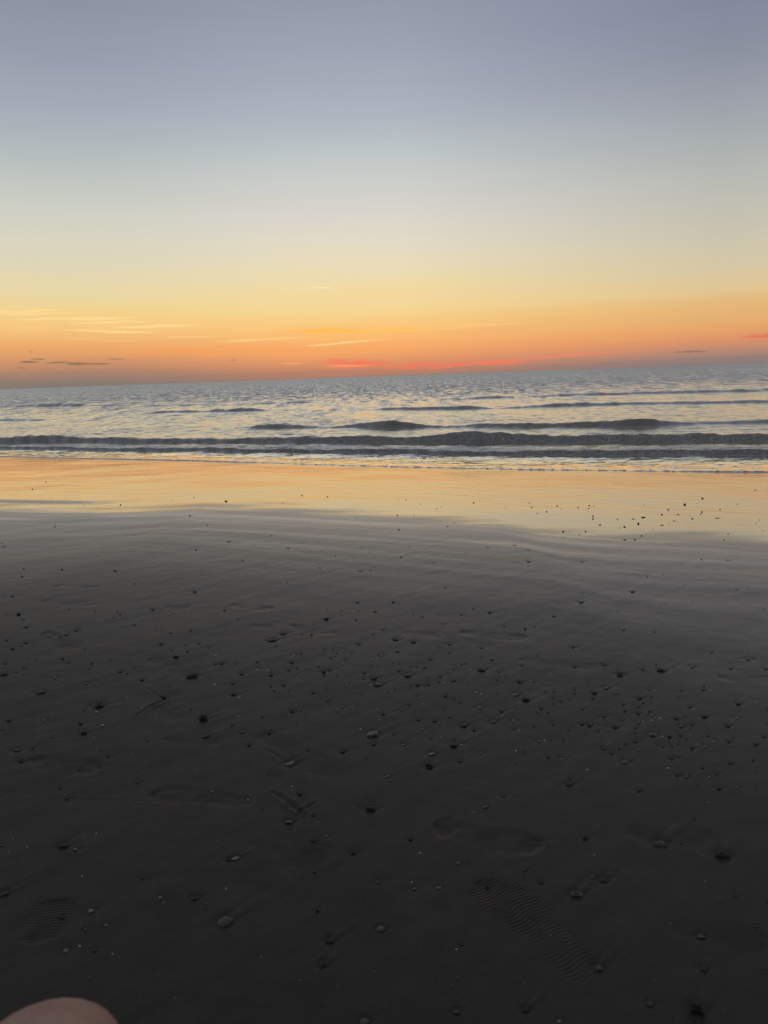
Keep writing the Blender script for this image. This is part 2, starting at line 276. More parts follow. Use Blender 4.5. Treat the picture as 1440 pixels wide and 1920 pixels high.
# the ones that stand out: x, y, width px, shape, tone, turn (deg), name, category, label, landmark phrase
BIG = [
 (360,1268,23,'pebble','dark',10,'pebble','pebble','large dark domed pebble half sunk in sand, upper left of the beach','dark domed pebble'),
 (6,1265,13,'pebble','dark',0,'pebble','pebble','dark lump of stone cut by the left edge of the photo','dark stone at the left edge'),
 (77,1299,17,'shard','dark',10,'shell_fragment','shell fragment','dark jagged shell piece with a trail, left of the ring-shaped shell','jagged dark shell piece'),
 (184,1322,23,'cup','rim',5,'clam_shell','shell','round open shell lying hollow side up, pale ring around a reddish hollow','ring-shaped open shell'),
 (381,1348,18,'lump','dark',-15,'shell_fragment','shell fragment','dark two-lobed broken shell standing up beside the tread print at left','dark two-lobed shell'),
 (385,1380,15,'pebble','brown',0,'pebble','pebble','low grey-brown pebble just below the dark two-lobed broken shell','grey-brown pebble'),
 (32,1406,15,'shard','pale',5,'shell_fragment','shell fragment','thin pale flat sliver of shell close to the left edge','flat pale sliver'),
 (510,1200,14,'pebble','brown',0,'pebble','pebble','rounded brown-grey pebble, farthest of the larger stones left of centre','far rounded pebble'),
 (644,1220,10,'valve','white',20,'clam_shell','shell','small bright white shell at the top of the pebbly patch in the middle','bright small shell'),
 (903,1257,14,'pebble','dark',0,'pebble','pebble','round dark pebble in the middle of the scattered chips, right of centre','round dark pebble'),
 (764,1267,15,'shard','pale',15,'shell_fragment','shell fragment','pale crumbled shell cluster on the sand, above the pair of oval pebbles','pale crumbled shell'),
 (700,1273,13,'pebble','red',0,'pebble','pebble','small reddish oval pebble, upper one of the close pair near the centre','reddish oval pebble'),
 (709,1284,15,'pebble','brown',-5,'pebble','pebble','grey oval pebble just below the small reddish one near the centre','grey oval pebble'),
 (924,1353,13,'shard','pale',-10,'shell_fragment','shell fragment','broken shell with pale edge right of the smooth grey-brown pebble','pale-edged broken shell'),
 (869,1359,14,'pebble','brown',5,'pebble','pebble','smooth grey-brown pebble upper right of the coiled snail shell','smooth grey-brown pebble'),
 (699,1376,23,'pebble','pale',-6,'pebble','pebble','large pale oval pebble alone near the centre of the beach','large pale oval pebble'),
 (852,1398,17,'snail','brown',0,'snail_shell','shell','round coiled grey-brown snail shell right of centre','coiled snail shell'),
 (809,1414,14,'pebble','pale',12,'pebble','pebble','pale slanting oval pebble lower left of the coiled snail shell','pale slanting pebble'),
 (804,1438,16,'cup','dark',-10,'clam_shell','shell','dark hollow half shell, open side up, below the pale slanting pebble','dark hollow half shell'),
 (543,1430,20,'cluster','white',10,'broken_shell','shell','bright broken shell pieces in a dark hollow at the edge of the ribbed shoe print','bright broken shell'),
 (1240,1257,18,'valve','dark',0,'clam_shell','shell','flat dark half shell lying apart, right of the curved upright shell','flat dark half shell'),
 (1162,1265,17,'cup','pale',8,'clam_shell','shell','curved shell standing tilted with a raised pale tip, upper right','curved tilted shell'),
 (966,1302,13,'pebble','pale',0,'pebble','pebble','pale rounded pebble beside a larger dark shell, right of centre','pale rounded pebble'),
 (986,1312,17,'lump','dark',0,'shell_fragment','shell fragment','wide dark shell lump just lower right of the pale rounded pebble','wide dark shell lump'),
 (1224,1378,15,'cup','white',-8,'clam_shell','shell','bright white crescent of shell in the pebbly patch at right','bright white crescent shell'),
 (1173,1430,16,'valve','pale',0,'clam_shell','shell','pale-edged low half shell below the pebbly patch at right','pale-edged half shell'),
 (1067,1471,14,'valve','brown',0,'clam_shell','shell','low brown half shell directly below a small dark chip, lower right','low brown half shell'),
 (1285,1458,12,'cluster','pale',0,'broken_shell','shell','small heap of pale and dark broken shell, near the right edge','small heap of broken shell'),
 (118,1587,20,'shard','dark',5,'shell_fragment','shell fragment','dark broken shell lying beside a small bright chip, lower left','dark broken shell'),
 (441,1609,15,'shard','white',10,'shell_fragment','shell fragment','bright white shell flake with a dark hollow on its left','bright white flake'),
 (365,1683,14,'cup','pale',0,'clam_shell','shell','small pale-rimmed cup shell above the large clam shell','pale-rimmed cup shell'),
 (7,1677,18,'shard','brown',10,'shell_fragment','shell fragment','irregular brown shell fragment half buried at the left edge','irregular fragment at the left edge'),
 (421,1727,30,'valve','tan',22,'clam_shell','shell','largest clam shell, domed side up with a pale rim, trailing a groove in the sand','largest clam shell'),
 (695,1517,20,'lump','dark',-15,'shell_fragment','shell fragment','dark pointed shell fragment tilted in a hollow, right of the deep tread print','dark pointed fragment'),
 (541,1541,15,'shard','pale',-12,'shell_fragment','shell fragment','thin pale splinter on the left edge of the deep tread print','thin pale splinter'),
 (612,1567,10,'shard','pale',20,'shell_fragment','shell fragment','small pale arched splinter on the right side of the deep tread print','pale arched splinter'),
 (708,1654,11,'shard','pale',-30,'shell_fragment','shell fragment','pale arched shell sliver by the fine groove in the sand','pale arched sliver'),
 (822,1665,11,'shard','white',0,'shell_fragment','shell fragment','short bright white flat shell chip right of the fine groove pebbles','bright flat chip'),
 (714,1741,16,'valve','pale',-12,'clam_shell','shell','pale low half shell with a faint trail, lower centre','pale low half shell'),
 (618,1763,18,'valve','dark',-8,'clam_shell','shell','upper of two dark half shells with a lit rim, lower centre','upper dark rimmed half shell'),
 (606,1808,18,'valve','dark',0,'clam_shell','shell','lower of two dark half shells with a lit rim, lower centre','lower dark rimmed half shell'),
 (683,1914,18,'valve','pale',-12,'clam_shell','shell','pale-edged half shell cut by the bottom edge near the centre','half shell at the bottom edge'),
 (855,1898,13,'pebble','brown',-10,'pebble','pebble','faint grey pebble close to the bottom edge, right of centre','faint grey pebble'),
 (1238,1584,24,'shard','brown',0,'shell_fragment','shell fragment','flat layered broken shell left of the dark ridged shell at right','flat layered shell'),
 (1355,1605,28,'valve','dark',-5,'clam_shell','shell','wide dark ridged shell in a smooth hollow near the right edge','wide dark ridged shell'),
 (1131,1651,16,'valve','red',-5,'clam_shell','shell','dark reddish-brown half shell above the upturned crescent shell','reddish-brown half shell'),
 (1081,1679,23,'cup','pale',-8,'clam_shell','shell','upturned crescent shell with a pale lit rim, lower right','upturned crescent shell'),
 (1314,1757,14,'pebble','brown',-5,'pebble','pebble','dim flat pebble alone on the dark sand, lower right','dim flat pebble'),
 (1120,1817,20,'cluster','pale',-10,'broken_shell','shell','broken shell pieces with bright edges at the end of the long shoe print','bright-edged broken shell'),
 (1318,1819,15,'cluster','brown',0,'broken_shell','shell','dim crumbled shell below the dim flat pebble, lower right','dim crumbled shell'),
 (985,1895,15,'pebble','dark',-8,'pebble','pebble','smooth dark pebble near the bottom edge, left of the upright stone','smooth dark pebble'),
 (1218,1884,14,'pebble','brown',0,'pebble','pebble','small brown pebble just left of the large upright dark shell','small brown pebble'),
 (1307,1897,30,'lump','dark',-35,'broken_shell','shell','large black broken shell standing upright at the bottom right edge','large upright black shell'),
 (1302,1917,18,'cup','tan',-8,'clam_shell','shell','tan shell rim cut by the bottom edge under the upright black shell','tan shell at the bottom edge'),
]
small = []
for tok in SMALL.split():
    a = tok.split(','); small.append((float(a[0]), float(a[1]), float(a[2]), a[3]))
def px_width(px, py, w):
    g = ground(px, py); depth = np.dot(g - CAM, _f); return g, w * depth / FPX

# ------------------------------------------------------------------ beach sand
g0 = ground(421, 1727); g1 = ground(500, 1680); WAKE = (g1 - g0)[:2]; WAKE /= np.linalg.norm(WAKE)
def build_sand():
    y = [0.55]
    while y[-1] < 26: y.append(y[-1] * 1.0034)
    front = [-400, -150, -60, -25, -12, -6, -3, -1.5, -.8, -.4, -.1, .1, .25, .35, .42, .48, .52]
    back = [26 * 1.15 ** k for k in range(1, 26)]
    ys = np.array(front + y + back)
    core = np.linspace(-1, 1, 861); tail = 1.0 * 1.25 ** np.arange(1, 38)
    us = np.concatenate([-tail[::-1], core, tail])
    Wd = 0.55 + 0.62 * np.clip(ys, 0.5, 30)
    X = us[None, :] * Wd[:, None]; Y = np.repeat(ys[:, None], len(us), 1)
    fine = sst(34, 22, np.abs(Y)) * sst(40, 20, np.abs(X))
    sdE = Y - EDGE(X)                                # > 0: under the sea
    sdF = Y - FILM(X)                                # > 0: under the mirror film
    Z = beach(X, Y)
    w0 = ground(-40, 939); w1 = ground(185, 943)      # a half-dried patch inside the mirror film at the far left
    sdF = sdF - 1.3 * np.exp(-np.maximum(0, X - w1[0] + .5) ** 2 / .35) * np.exp(-((Y - np.interp(X, [w0[0], w1[0]], [w0[1], w1[1]])) / .10) ** 2)
    a = X * WAKE[0] + Y * WAKE[1]; b = -X * WAKE[1] + Y * WAKE[0]
    dry = sst(0.6, -1.2, sdF)
    Z += fine * (0.0035 * fbm(X * .8, Y * .8, 2, 3) + dry * (0.0013 * fbm(a * .9, b * 4.5, 3, 5) + 0.0005 * fbm(a * 4, b * 17, 2, 9) + 0.0007 * fbm(X * 12, Y * 12, 2, 21)))
    # low ridges left by the backwash, parallel to the film's edge
    s2 = sdF + 0.35 * gnoise(X * .35, Y * .35, 33)
    Z += fine * dry * sst(-5, -0.4, sdF) * 0.0032 * gnoise(X * .45, s2 * 3.4, 41)
    tread = np.zeros(X.shape + (3,)); tmask = np.zeros(X.shape); press = np.zeros(X.shape)
    def rows(y0, y1):
        return slice(max(0, np.searchsorted(ys, y0) - 1), min(len(ys), np.searchsorted(ys, y1) + 1))
    def print_(p, q, wd=0.048, depth=0.006, tr=0.0, rim=0.25):
        A = ground(*p)[:2]; B = ground(*q)[:2]; L = np.linalg.norm(B - A); d = (B - A) / L
        sl = rows(min(A[1], B[1]) - .15, max(A[1], B[1]) + .15)
        x = X[sl] - A[0]; yv = Y[sl] - A[1]
        u = (x * d[0] + yv * d[1]) / L; v = (-x * d[1] + yv * d[0])
        uw = np.clip(u, 0, 1)
        hw = wd * (0.72 - 0.12 * np.exp(-((uw - .38) / .16) ** 2) + 0.28 * np.exp(-((uw - .72) / .2) ** 2))
        ends = np.clip(1 - np.maximum(0, np.abs(u - .5) - .34) ** 2 / .026, -4, 1)
        hw2 = hw * np.sqrt(np.clip(ends, 0, 1))
        v = v + 0.012 * np.sin(u * 3.0)
        dist = np.abs(v) - hw2 + np.where(ends < 0, .05, 0)
        nz = 0.012 * fbm(X[sl] * 16, Y[sl] * 16, 3, 61)
        inside = sst(0.016, -0.022, dist + nz); depth = depth * .36 * (1 + .9 * gnoise(X[sl] * 14, Y[sl] * 14, 67)); rim = .05
        rimm = np.exp(-((dist + nz - .014) / .009) ** 2) * sst(-.15, .02, u) * sst(1.15, .98, u)
        rough = 1 + .5 * fbm(X[sl] * 30, Y[sl] * 30, 2, 62)
        Z[sl] += -depth * inside * (0.75 + .35 * np.cos(u * 6.0)) * rough + rim * depth * rimm
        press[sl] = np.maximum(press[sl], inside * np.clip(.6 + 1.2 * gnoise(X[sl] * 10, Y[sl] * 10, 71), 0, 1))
        if tr > 0:
            m = inside * tr; k = m > tmask[sl]
            tmask[sl][k] = m[k]
            tread[sl][..., 0][k] = (u * L)[k]; tread[sl][..., 1][k] = v[k]
    for f_ in [((490, 1372), (640, 1452), .062, .0035, 1.0), ((560, 1500), (578, 1632), .062, .003, 1.0), ((330, 1352), (300, 1296), .055, .0025, .9),
               ((60, 1770), (100, 1688), .052, .004, 1.0), ((1110, 1838), (895, 1655), .062, .003, .9)]: print_(*f_)
    for f_ in [((50, 1424), (190, 1440), .05, .008), ((470, 1506), (280, 1488), .045, .006), ((815, 1545), (1020, 1586), .05, .008), ((430, 1134), (512, 1141), .05, .009),
               ((100, 1098), (184, 1101), .05, .009), ((752, 1186), (838, 1190), .045, .007), ((860, 1186), (990, 1195), .05, .010), ((970, 1238), (1145, 1250), .045, .007),
               ((1345, 1270), (1470, 1274), .045, .008), ((280, 1236), (378, 1264), .05, .006), ((82, 1188), (146, 1216), .05, .006), ((310, 1137), (354, 1139), .05, .006),
               ((308, 1384), (412, 1392), .035, .005), ((1172, 1558), (1340, 1572), .04, .005), ((540, 1172), (632, 1188), .04, .007), ((80, 1126), (180, 1134), .05, .005),
               ((870, 1200), (930, 1212), .03, .004), ((1260, 1740), (1440, 1756), .04, .003), ((470, 1172), (512, 1174), .04, .006)]: print_(*f_)
    def groove(pts, wd, depth):
        P_ = [ground(*p)[:2] for p in pts]
        for A, B in zip(P_[:-1], P_[1:]):
            L = np.linalg.norm(B - A); d = (B - A) / L; sl = rows(min(A[1], B[1]) - .06, max(A[1], B[1]) + .06)
            x = X[sl] - A[0]; yv = Y[sl] - A[1]; u = np.clip(x * d[0] + yv * d[1], 0, L)
            dist = np.hypot(x - u * d[0], yv - u * d[1])
            Z[sl] -= depth * np.exp(-(dist / wd) ** 2) * .9 - .4 * depth * np.exp(-((dist - 2.2 * wd) / wd) ** 2)
    groove([(500, 1615), (590, 1632), (700, 1646), (860, 1655), (960, 1665), (1080, 1692), (1180, 1700)], .0025, .0006)
    groove([(512, 1484), (540, 1502), (562, 1520)], .006, .003); groove([(590, 1505), (562, 1520), (545, 1560)], .005, .002)
    groove([(275, 1290), (300, 1306), (312, 1312)], .005, .002); groove([(258, 1340), (285, 1322), (312, 1312)], .006, .003)
    groove([(90, 1185), (112, 1196), (128, 1192)], .008, .003)
    groove([(215, 1645), (228, 1655), (240, 1669), (248, 1682)], .002, .0006); groove([(100, 1495), (250, 1502), (430, 1500)], .003, .0012)
    groove([(255, 1778), (283, 1800), (312, 1836), (352, 1866)], .002, .0005); groove([(500, 1405), (520, 1416), (535, 1428)], .005, .002)
    # hollows and V-shaped backwash trails around stones and shells
    allp = [(b[0], b[1], b[2]) for b in BIG] + [(s[0], s[1], s[2]) for s in small]
    for px, py, w in allp:
        if w < 5: continue
        g, wm = px_width(px, py, w)
        if Y.max() < g[1] or g[1] - FILM(g[0]) > .3: continue
        k = random.random(); L = wm * (3 + 6 * k) if w > 7 else wm * 3
        sl = rows(g[1] - .02 - wm, g[1] + L + wm)
        c0 = np.searchsorted(us, (g[0] - L - 2 * wm) / Wd[sl].min() if g[0] - L < 0 else (g[0] - L - 2 * wm) / Wd[sl].max())
        c1 = np.searchsorted(us, (g[0] + L + 2 * wm) / Wd[sl].min() if g[0] + L > 0 else (g[0] + L + 2 * wm) / Wd[sl].max())
        cs = slice(max(0, c0 - 1), min(len(us), c1 + 1))
        x = X[sl, cs] - g[0]; yv = Y[sl, cs] - g[1]
        u = x * WAKE[0] + yv * WAKE[1]; v = -x * WAKE[1] + yv * WAKE[0]
        rr = np.hypot(x, yv * 1.1) / wm
        dep = min(.0022, .11 * wm)
        dz_ = -dep * np.exp(-((rr - .55) / .35) ** 2)
        t = np.clip(u / L, 0, 1)
        fade = sst(-.1, .1, u / wm) * (1 - t) ** 1.5
        arm = wm * (.42 + .5 * t)
        dz_ += fade * (-dep * .55 * (np.exp(-((v - arm) / (wm * .22)) ** 2) + np.exp(-((v + arm) / (wm * .22)) ** 2)) + dep * .35 * np.exp(-(v / (wm * .3)) ** 2))
        Z[sl, cs] += dz_
    def height(x, y):
        i = int(np.clip(np.searchsorted(ys, y) - 1, 0, len(ys) - 2)); fy_ = (y - ys[i]) / (ys[i + 1] - ys[i]); r_ = 0
        for k, w_ in ((i, 1 - fy_), (i + 1, fy_)): r_ += w_ * np.interp(x, X[k], Z[k])
        return float(r_)
    # ---- material
    m, t, out = material('wet_sand')
    pos = t.new('ShaderNodeTexCoord').outputs['Object']; ppx, ppy, ppz = t.sep(pos)
    film = t.attr('film')[2]; tm = t.attr('tread_mask')[2]; tv = t.attr('tread')[1]
    warp = t.noise(t.xyz(t.math('MULTIPLY', ppx, .55), t.math('MULTIPLY', ppy, 2.6)), 1.0, 4, .55)
    warp2 = t.noise(t.xyz(t.math('MULTIPLY', ppx, 3.0), t.math('MULTIPLY', film, 9.0)), 1.0, 3, .6, .3)
    f2 = t.math('ADD', film, t.math('ADD', t.math('MULTIPLY', t.math('SUBTRACT', warp, .5), 1.5), t.math('MULTIPLY', t.math('SUBTRACT', warp2, .5), .22)))
    mir = t.remap(f2, -0.50, 0.36)
    # wet streaks thin out shoreward of the film
    band = t.noise(t.xyz(t.math('MULTIPLY', ppx, .5), t.math('MULTIPLY', film, 5.0), 4.0), 1.0, 4, .55, .4)
    damp = t.remap(t.math('ADD', film, t.math('MULTIPLY', t.math('SUBTRACT', band, .5), 2.0)), -3.2, 0.2)
    streak = t.math('MULTIPLY', t.remap(band, .46, .66), t.remap(film, -2.6, -.1))
    damp0 = t.remap(film, -6.0, 0.1)
    wet = t.math('MAXIMUM', mir, t.math('MULTIPLY_ADD', streak, .32, t.math('MULTIPLY', t.math('POWER', damp0, 1.4), .62)), clamp=True)
    big = t.noise(pos, .7, 3, .5); blot = t.noise(pos, 9.0, 4, .6); grain = t.noise(pos, 900, 2, .6)
    ca = t.mix(t.remap(blot, .35, .7), (.032, .0282, .0236), (.045, .0400, .0338))
    ca = t.mix(t.remap(big, .4, .65), ca, (.043, .0372, .0312))
    ca = t.mix(t.math('MULTIPLY', t.remap(grain, .58, .75), .6), ca, (.15, .14, .13))
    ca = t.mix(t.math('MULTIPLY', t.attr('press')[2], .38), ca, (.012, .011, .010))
    bs = t.new('ShaderNodeBsdfPrincipled'); t.set(bs.inputs['Base Color'], ca)
    t.set(bs.inputs['Roughness'], t.remap(damp, 0, 1, .62, .42, 'LINEAR')); bs.inputs['IOR'].default_value = 1.40
    t.set(bs.inputs['Specular IOR Level'], t.remap(damp, 0, 1, .34, 1.1, 'LINEAR'))
    ux = t.math('ADD', t.math('MULTIPLY', ppx, float(WAKE[0])), t.math('MULTIPLY', ppy, float(WAKE[1])))
    vx = t.math('ADD', t.math('MULTIPLY', ppx, -float(WAKE[1])), t.math('MULTIPLY', ppy, float(WAKE[0])))
    rill = t.noise(t.xyz(t.math('MULTIPLY', ux, 5), t.math('MULTIPLY', vx, 34)), 1.0, 3, .6)
    tx, ty, tz = t.sep(tv)
    wavy = t.math('ADD', t.math('MULTIPLY', tx, 680.0), t.math('MULTIPLY', t.math('SINE', t.math('MULTIPLY', ty, 95.0)), 1.6))
    lines = t.math('MULTIPLY', t.math('SINE', wavy), t.math('MULTIPLY', tm, t.remap(t.noise(pos, 26, 2, .5), .3, .6)))
    h = t.math('ADD', t.math('MULTIPLY', rill, .0009), t.math('MULTIPLY', t.noise(pos, 60, 3, .6), .0009))
    h = t.math('ADD', h, t.math('MULTIPLY', t.noise(pos, 420, 2, .7), .00045))
    h = t.math('ADD', h, t.math('MULTIPLY', grain, .00030))
    h = t.math('ADD', h, t.math('MULTIPLY', lines, .0008))
    t.set(bs.inputs['Normal'], t.bump(h, 1.0))
    # water film: almost flat mirror with faint ripples
    r1 = t.noise(t.xyz(t.math('MULTIPLY', ppx, 1.3), t.math('MULTIPLY', film, 7.0)), 1.0, 4, .6, .5)
    r2 = t.noise(t.xyz(t.math('MULTIPLY', ppx, 14), t.math('MULTIPLY', film, 40.0)), 1.0, 3, .6)
    fh = t.math('ADD', t.math('MULTIPLY', r1, .0030), t.math('MULTIPLY', r2, .00022))
    gl = t.new('ShaderNodeBsdfGlossy'); gl.inputs['Color'].default_value = (1, .965, .91, 1)
    t.set(gl.inputs['Roughness'], t.remap(mir, 0, 1, .36, .06, 'LINEAR')); t.set(gl.inputs['Normal'], t.bump(fh, 1.0))
    fr = t.new('ShaderNodeFresnel'); fr.inputs['IOR'].default_value = 2.3
    mx = t.new('ShaderNodeMixShader'); t.set(mx.inputs[0], t.math('MULTIPLY', wet, t.math('MULTIPLY', fr.outputs[0], 1.25), clamp=True))
    t.l.new(bs.outputs[0], mx.inputs[1]); t.l.new(gl.outputs[0], mx.inputs[2]); t.l.new(mx.outputs[0], out.inputs[0])
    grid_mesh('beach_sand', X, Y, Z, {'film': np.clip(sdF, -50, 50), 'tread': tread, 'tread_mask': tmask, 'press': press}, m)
    return height
HEIGHT = build_sand()

# ------------------------------------------------------------------ sea
SEA = -0.05      # still water level, below the top of the run-up sheet
def build_sea():
    r = list(-0.10 + 0.012 * np.arange(0, 20))
    while r[-1] < 12: r.append(r[-1] + 0.017)
    while r[-1] < 30000: r.append(r[-1] + max(0.02, 0.0075 * (r[-1] - 9)))
    r = np.array(r); core = np.linspace(-1, 1, 1001); tail = 1.2 ** np.arange(1, 16); us = np.concatenate([-tail[::-1], core, tail])
    Wd = 4.2 + 0.62 * np.maximum(r, 0) + 3.5
    X = us[None, :] * Wd[:, None]; R = np.repeat(r[:, None], len(us), 1)
    Xc = np.clip(X, -60, 60)
    Y = R + EDGE(X) * np.exp(-np.maximum(R, 0) / 4000)
    sp = np.maximum(np.gradient(r)[:, None], 2 * Wd[:, None] / 1000) + 0 * X      # local grid spacing
    d = Y
    Rp = np.maximum(R, 0)
    Z = np.maximum(np.where(R < 0, beach(X, Y), SEA * (1 - np.exp(-Rp * .64 - .35 * Rp ** 2 * (Rp < 3) - 3.15 * (Rp >= 3)))), beach(X, Y) + .002 * sst(0, .1, R)) + 0.006 * sst(-0.02, 0.035, R) - .03 * sst(-.02, -.1, R) + 0.0012 * gnoise(X * 6, Y * 6, 2) * sst(-.02, .05, R)
    foam = np.zeros(X.shape)
    def lut(pts):      # pixel x -> value, as a function of world x at that line
        return pts
    def crest(base, heights, Lf, Lb, seed, ruff=0.0, fo=0.0, foback=0.6):
        nonlocal Z, foam
        line = polyline(base, on=lambda a_, b_: sea_level(a_, b_, SEA)); hx = []; hv = []
        for bx, hpx in heights:
            by = np.interp(bx, [p[0] for p in base], [p[1] for p in base]); g = sea_level(bx, by, SEA)
            hx.append(g[0]); hv.append(hpx * np.dot(g - CAM, _f) / FPX)
        o_ = np.argsort(hx); hx = np.array(hx)[o_]; hv = np.array(hv)[o_]
        gx = np.arange(-40, 40, .05)
        def soft(v, sg):
            kk = np.exp(-.5 * (np.arange(-40, 41) * .05 / sg) ** 2); kk /= kk.sum()
            return np.interp(X, gx[40:-40], np.convolve(v, kk, 'same')[40:-40])
        H = soft(np.interp(gx, hx, hv), .16)
        far_ = np.abs(X) > 37
        yl = np.where(far_, line(X), soft(line(gx), .35)) + 0.10 * gnoise(X * .9, X * 0 + seed, seed) + .05 * gnoise(X * 3.1, X * 0 + seed, seed + 3)
        s = Y - yl
        H = H * (1 + .22 * gnoise(X * 1.3, X * 0 + .7, seed + 9) + .12 * gnoise(X * 4.5, X * 0 + .2, seed + 11))
        ff = sst(0, 1, s / Lf); bb = np.where(s > Lf, np.exp(-((s - Lf) / Lb) ** 1.5), 1.0)
        Z = Z + H * ff * np.where(s > 0, bb, 0)
        if ruff:
            reg = sst(-.02, Lf * .4, s) * sst(foback, foback * .35, s)
            n = fbm(X * 3, Y * 6, 4, seed + 20, .62); n2 = np.abs(fbm(X * 9, Y * 14, 3, seed + 30, .6))
            Z = Z + reg * ruff * (n * .9 - n2 * .16)
            foam = np.maximum(foam, reg * fo)
    # swash bore nearest the sand, the bore behind it, then green swells
    crest([(-150, 842), (0, 843), (200, 846), (400, 848), (600, 849), (720, 851), (900, 854), (1100, 856), (1300, 856), (1600, 855)],
          [(-150, 5), (0, 5), (300, 6), (720, 8), (1000, 9), (1440, 10), (1600, 10)], .10, 2.2, 3, .008, 1.0, 1.5)
    crest([(-150, 836), (0, 836), (200, 836), (400, 836), (600, 836), (720, 835), (900, 835), (1100, 835), (1300, 835), (1600, 834)],
          [(-150, 12), (0, 12), (90, 14), (170, 10), (300, 9), (600, 11), (800, 14), (880, 22), (950, 18), (1100, 16), (1300, 16), (1600, 15)], .20, .9, 13, .012, 1.0, 1.1)
    crest([(-150, 812), (300, 806), (480, 804), (660, 804), (720, 806), (780, 805), (880, 804), (1100, 802), (1170, 804), (1240, 803), (1300, 798), (1600, 790)],
          [(-150, 0), (440, 0), (490, 7), (560, 7), (610, 2), (650, 5), (690, 12), (750, 13), (790, 7), (850, 3), (930, 7), (1050, 9), (1130, 11), (1170, 15), (1235, 15), (1275, 6), (1340, 3), (1440, 6), (1600, 6)], .30, 1.3, 23)
    crest([(-150, 776), (0, 790), (60, 790), (300, 775), (480, 772), (720, 770), (900, 769), (1100, 762), (1440, 756), (1600, 752)],
          [(-150, 2), (0, 3), (50, 4), (100, 0), (270, 1), (300, 4), (350, 4), (380, 2), (400, 5), (470, 6), (500, 1), (700, 1), (730, 5), (890, 7), (930, 1), (980, 4), (1060, 6), (1200, 5), (1280, 4), (1440, 5), (1600, 4)], .5, 1.8, 37)
    crest([(-150, 768), (0, 764), (400, 760), (800, 752), (1100, 742), (1440, 735), (1600, 730)],
          [(-150, 2), (0, 2), (60, 5), (130, 5), (180, 1), (520, 1), (560, 4), (600, 1), (860, 2), (940, 5), (980, 1), (1050, 4), (1290, 5), (1440, 5), (1600, 5)], .9, 2.5, 47)
    # wind chop: many small crossing waves, finer than the mesh can hold is left to the bump
    K = 70; ch = np.zeros(X.shape)
    for k in range(K):
        lam = 0.18 * (26 / .18) ** (k / (K - 1)); ang = RNG.normal(-0.42, 0.42 if lam > 1.2 else .7)
        kx, ky = math.sin(ang) * 2 * math.pi / lam, math.cos(ang) * 2 * math.pi / lam
        amp = 0.0023 * lam ** .50 * (1 if lam < 1.2 else (1.2 / lam) ** .5)
        w_ = sst(2.2, 4.5, lam / sp)
        ph = kx * X + ky * Y + RNG.rand() * 6.28 + 1.2 * gnoise(X / (lam * 4), Y / (lam * 4), k)
        sn = np.sin(ph); ch += amp * w_ * (sn + .28 * np.cos(2 * ph))
    grp = .75 + .5 * gnoise(X * .25, Y * .12, 70)
    zone = sst(.3, 2.8, R) * .95 + .05
    Z = Z + ch * grp * zone * sst(-.02, .05, R)
    # beads of foam and little ridges on the thin sheet running up the sand
    sheet = sst(0.0, .1, R) * sst(3.4, 2.2, R + .3 * gnoise(X * .7, Y * .7, 81))
    sp_ = fbm(X * 7, Y * 9, 3, 83, .6)
    Z += sheet * .010 * np.clip(sp_ - .42, 0, 1)
    foam = np.maximum(foam, .25 * sheet * sst(.38, .62, sp_))
    lipn = sst(-.3, .5, .6 * gnoise(X * 9, X * 0, 91) + .6 * gnoise(X * 26, X * 0, 95)) * sst(-8, 2, X)
    lip = np.exp(-((R - .03) / .018) ** 2)
    Z += .011 * lip * lipn
    # a second faint run-up line
    l2 = np.exp(-((R - .55 - .35 * gnoise(X * .4, X * 0 + 4, 97)) / .03) ** 2) * sst(-.1, .3, gnoise(X * 1.1, X * 0 + 8, 99))
    Z += .007 * l2
    m, t, out = material('sea_water')
    pos = t.new('ShaderNodeTexCoord').outputs['Object']; px_, py_, pz_ = t.sep(pos)
    fo = t.attr('foam')[2]; rr = t.attr('offshore')[2]; lp = t.attr('lip')[2]; chop = t.attr('chop')[2]
    bs = t.new('ShaderNodeBsdfPrincipled'); bs.inputs['Base Color'].default_value = (.105, .108, .085, 1)
    bs.inputs['IOR'].default_value = 2.1; t.set(bs.inputs['Roughness'], t.remap(py_, 20, 400, .08, .22))
    n1 = t.noise(t.xyz(t.math('MULTIPLY', px_, .8), py_, 0), 5.0, 5, .62, .3)
    n2 = t.noise(t.xyz(t.math('MULTIPLY', px_, .6), py_, 0), .9, 6, .62, .2)
    h1 = t.math('MULTIPLY', n1, t.remap(rr, 1.0, 3.8, .0005, .014))
    h2 = t.math('MULTIPLY', n2, t.remap(py_, 14, 80, 0.010, .05))
    near = t.bump(t.math('ADD', h1, h2), 1.0)
    # beyond what a pixel can resolve, the facets of the chop that face the shore
    fn = t.new('ShaderNodeTexNoise'); t.set(fn.inputs['Vector'], t.xyz(t.math('MULTIPLY', px_, 2.6), t.math('MULTIPLY', py_, .5), 0)); fn.inputs['Scale'].default_value = .8
    fn.inputs['Detail'].default_value = 9; fn.inputs['Roughness'].default_value = .80
    fx, fy, fz = t.sep(fn.outputs['Color'])
    am = t.math('MULTIPLY', t.remap(py_, 9, 60, 0.15, 1.0), t.remap(rr, .8, 3.5, .1, 1.0))
    far = t.xyz(t.math('MULTIPLY', t.math('SUBTRACT', fx, .5), t.math('MULTIPLY', am, 1.0)),
                t.math('MULTIPLY', t.math('SUBTRACT', fy, t.remap(py_, 14, 90, .54, .64)), t.math('MULTIPLY', am, 1.4)), 0)
    va = t.new('ShaderNodeVectorMath', operation='ADD'); t.set(va.inputs[0], near); t.set(va.inputs[1], far)
    vn = t.new('ShaderNodeVectorMath', operation='NORMALIZE'); t.set(vn.inputs[0], va.outputs[0])
    t.set(bs.inputs['Normal'], vn.outputs[0])
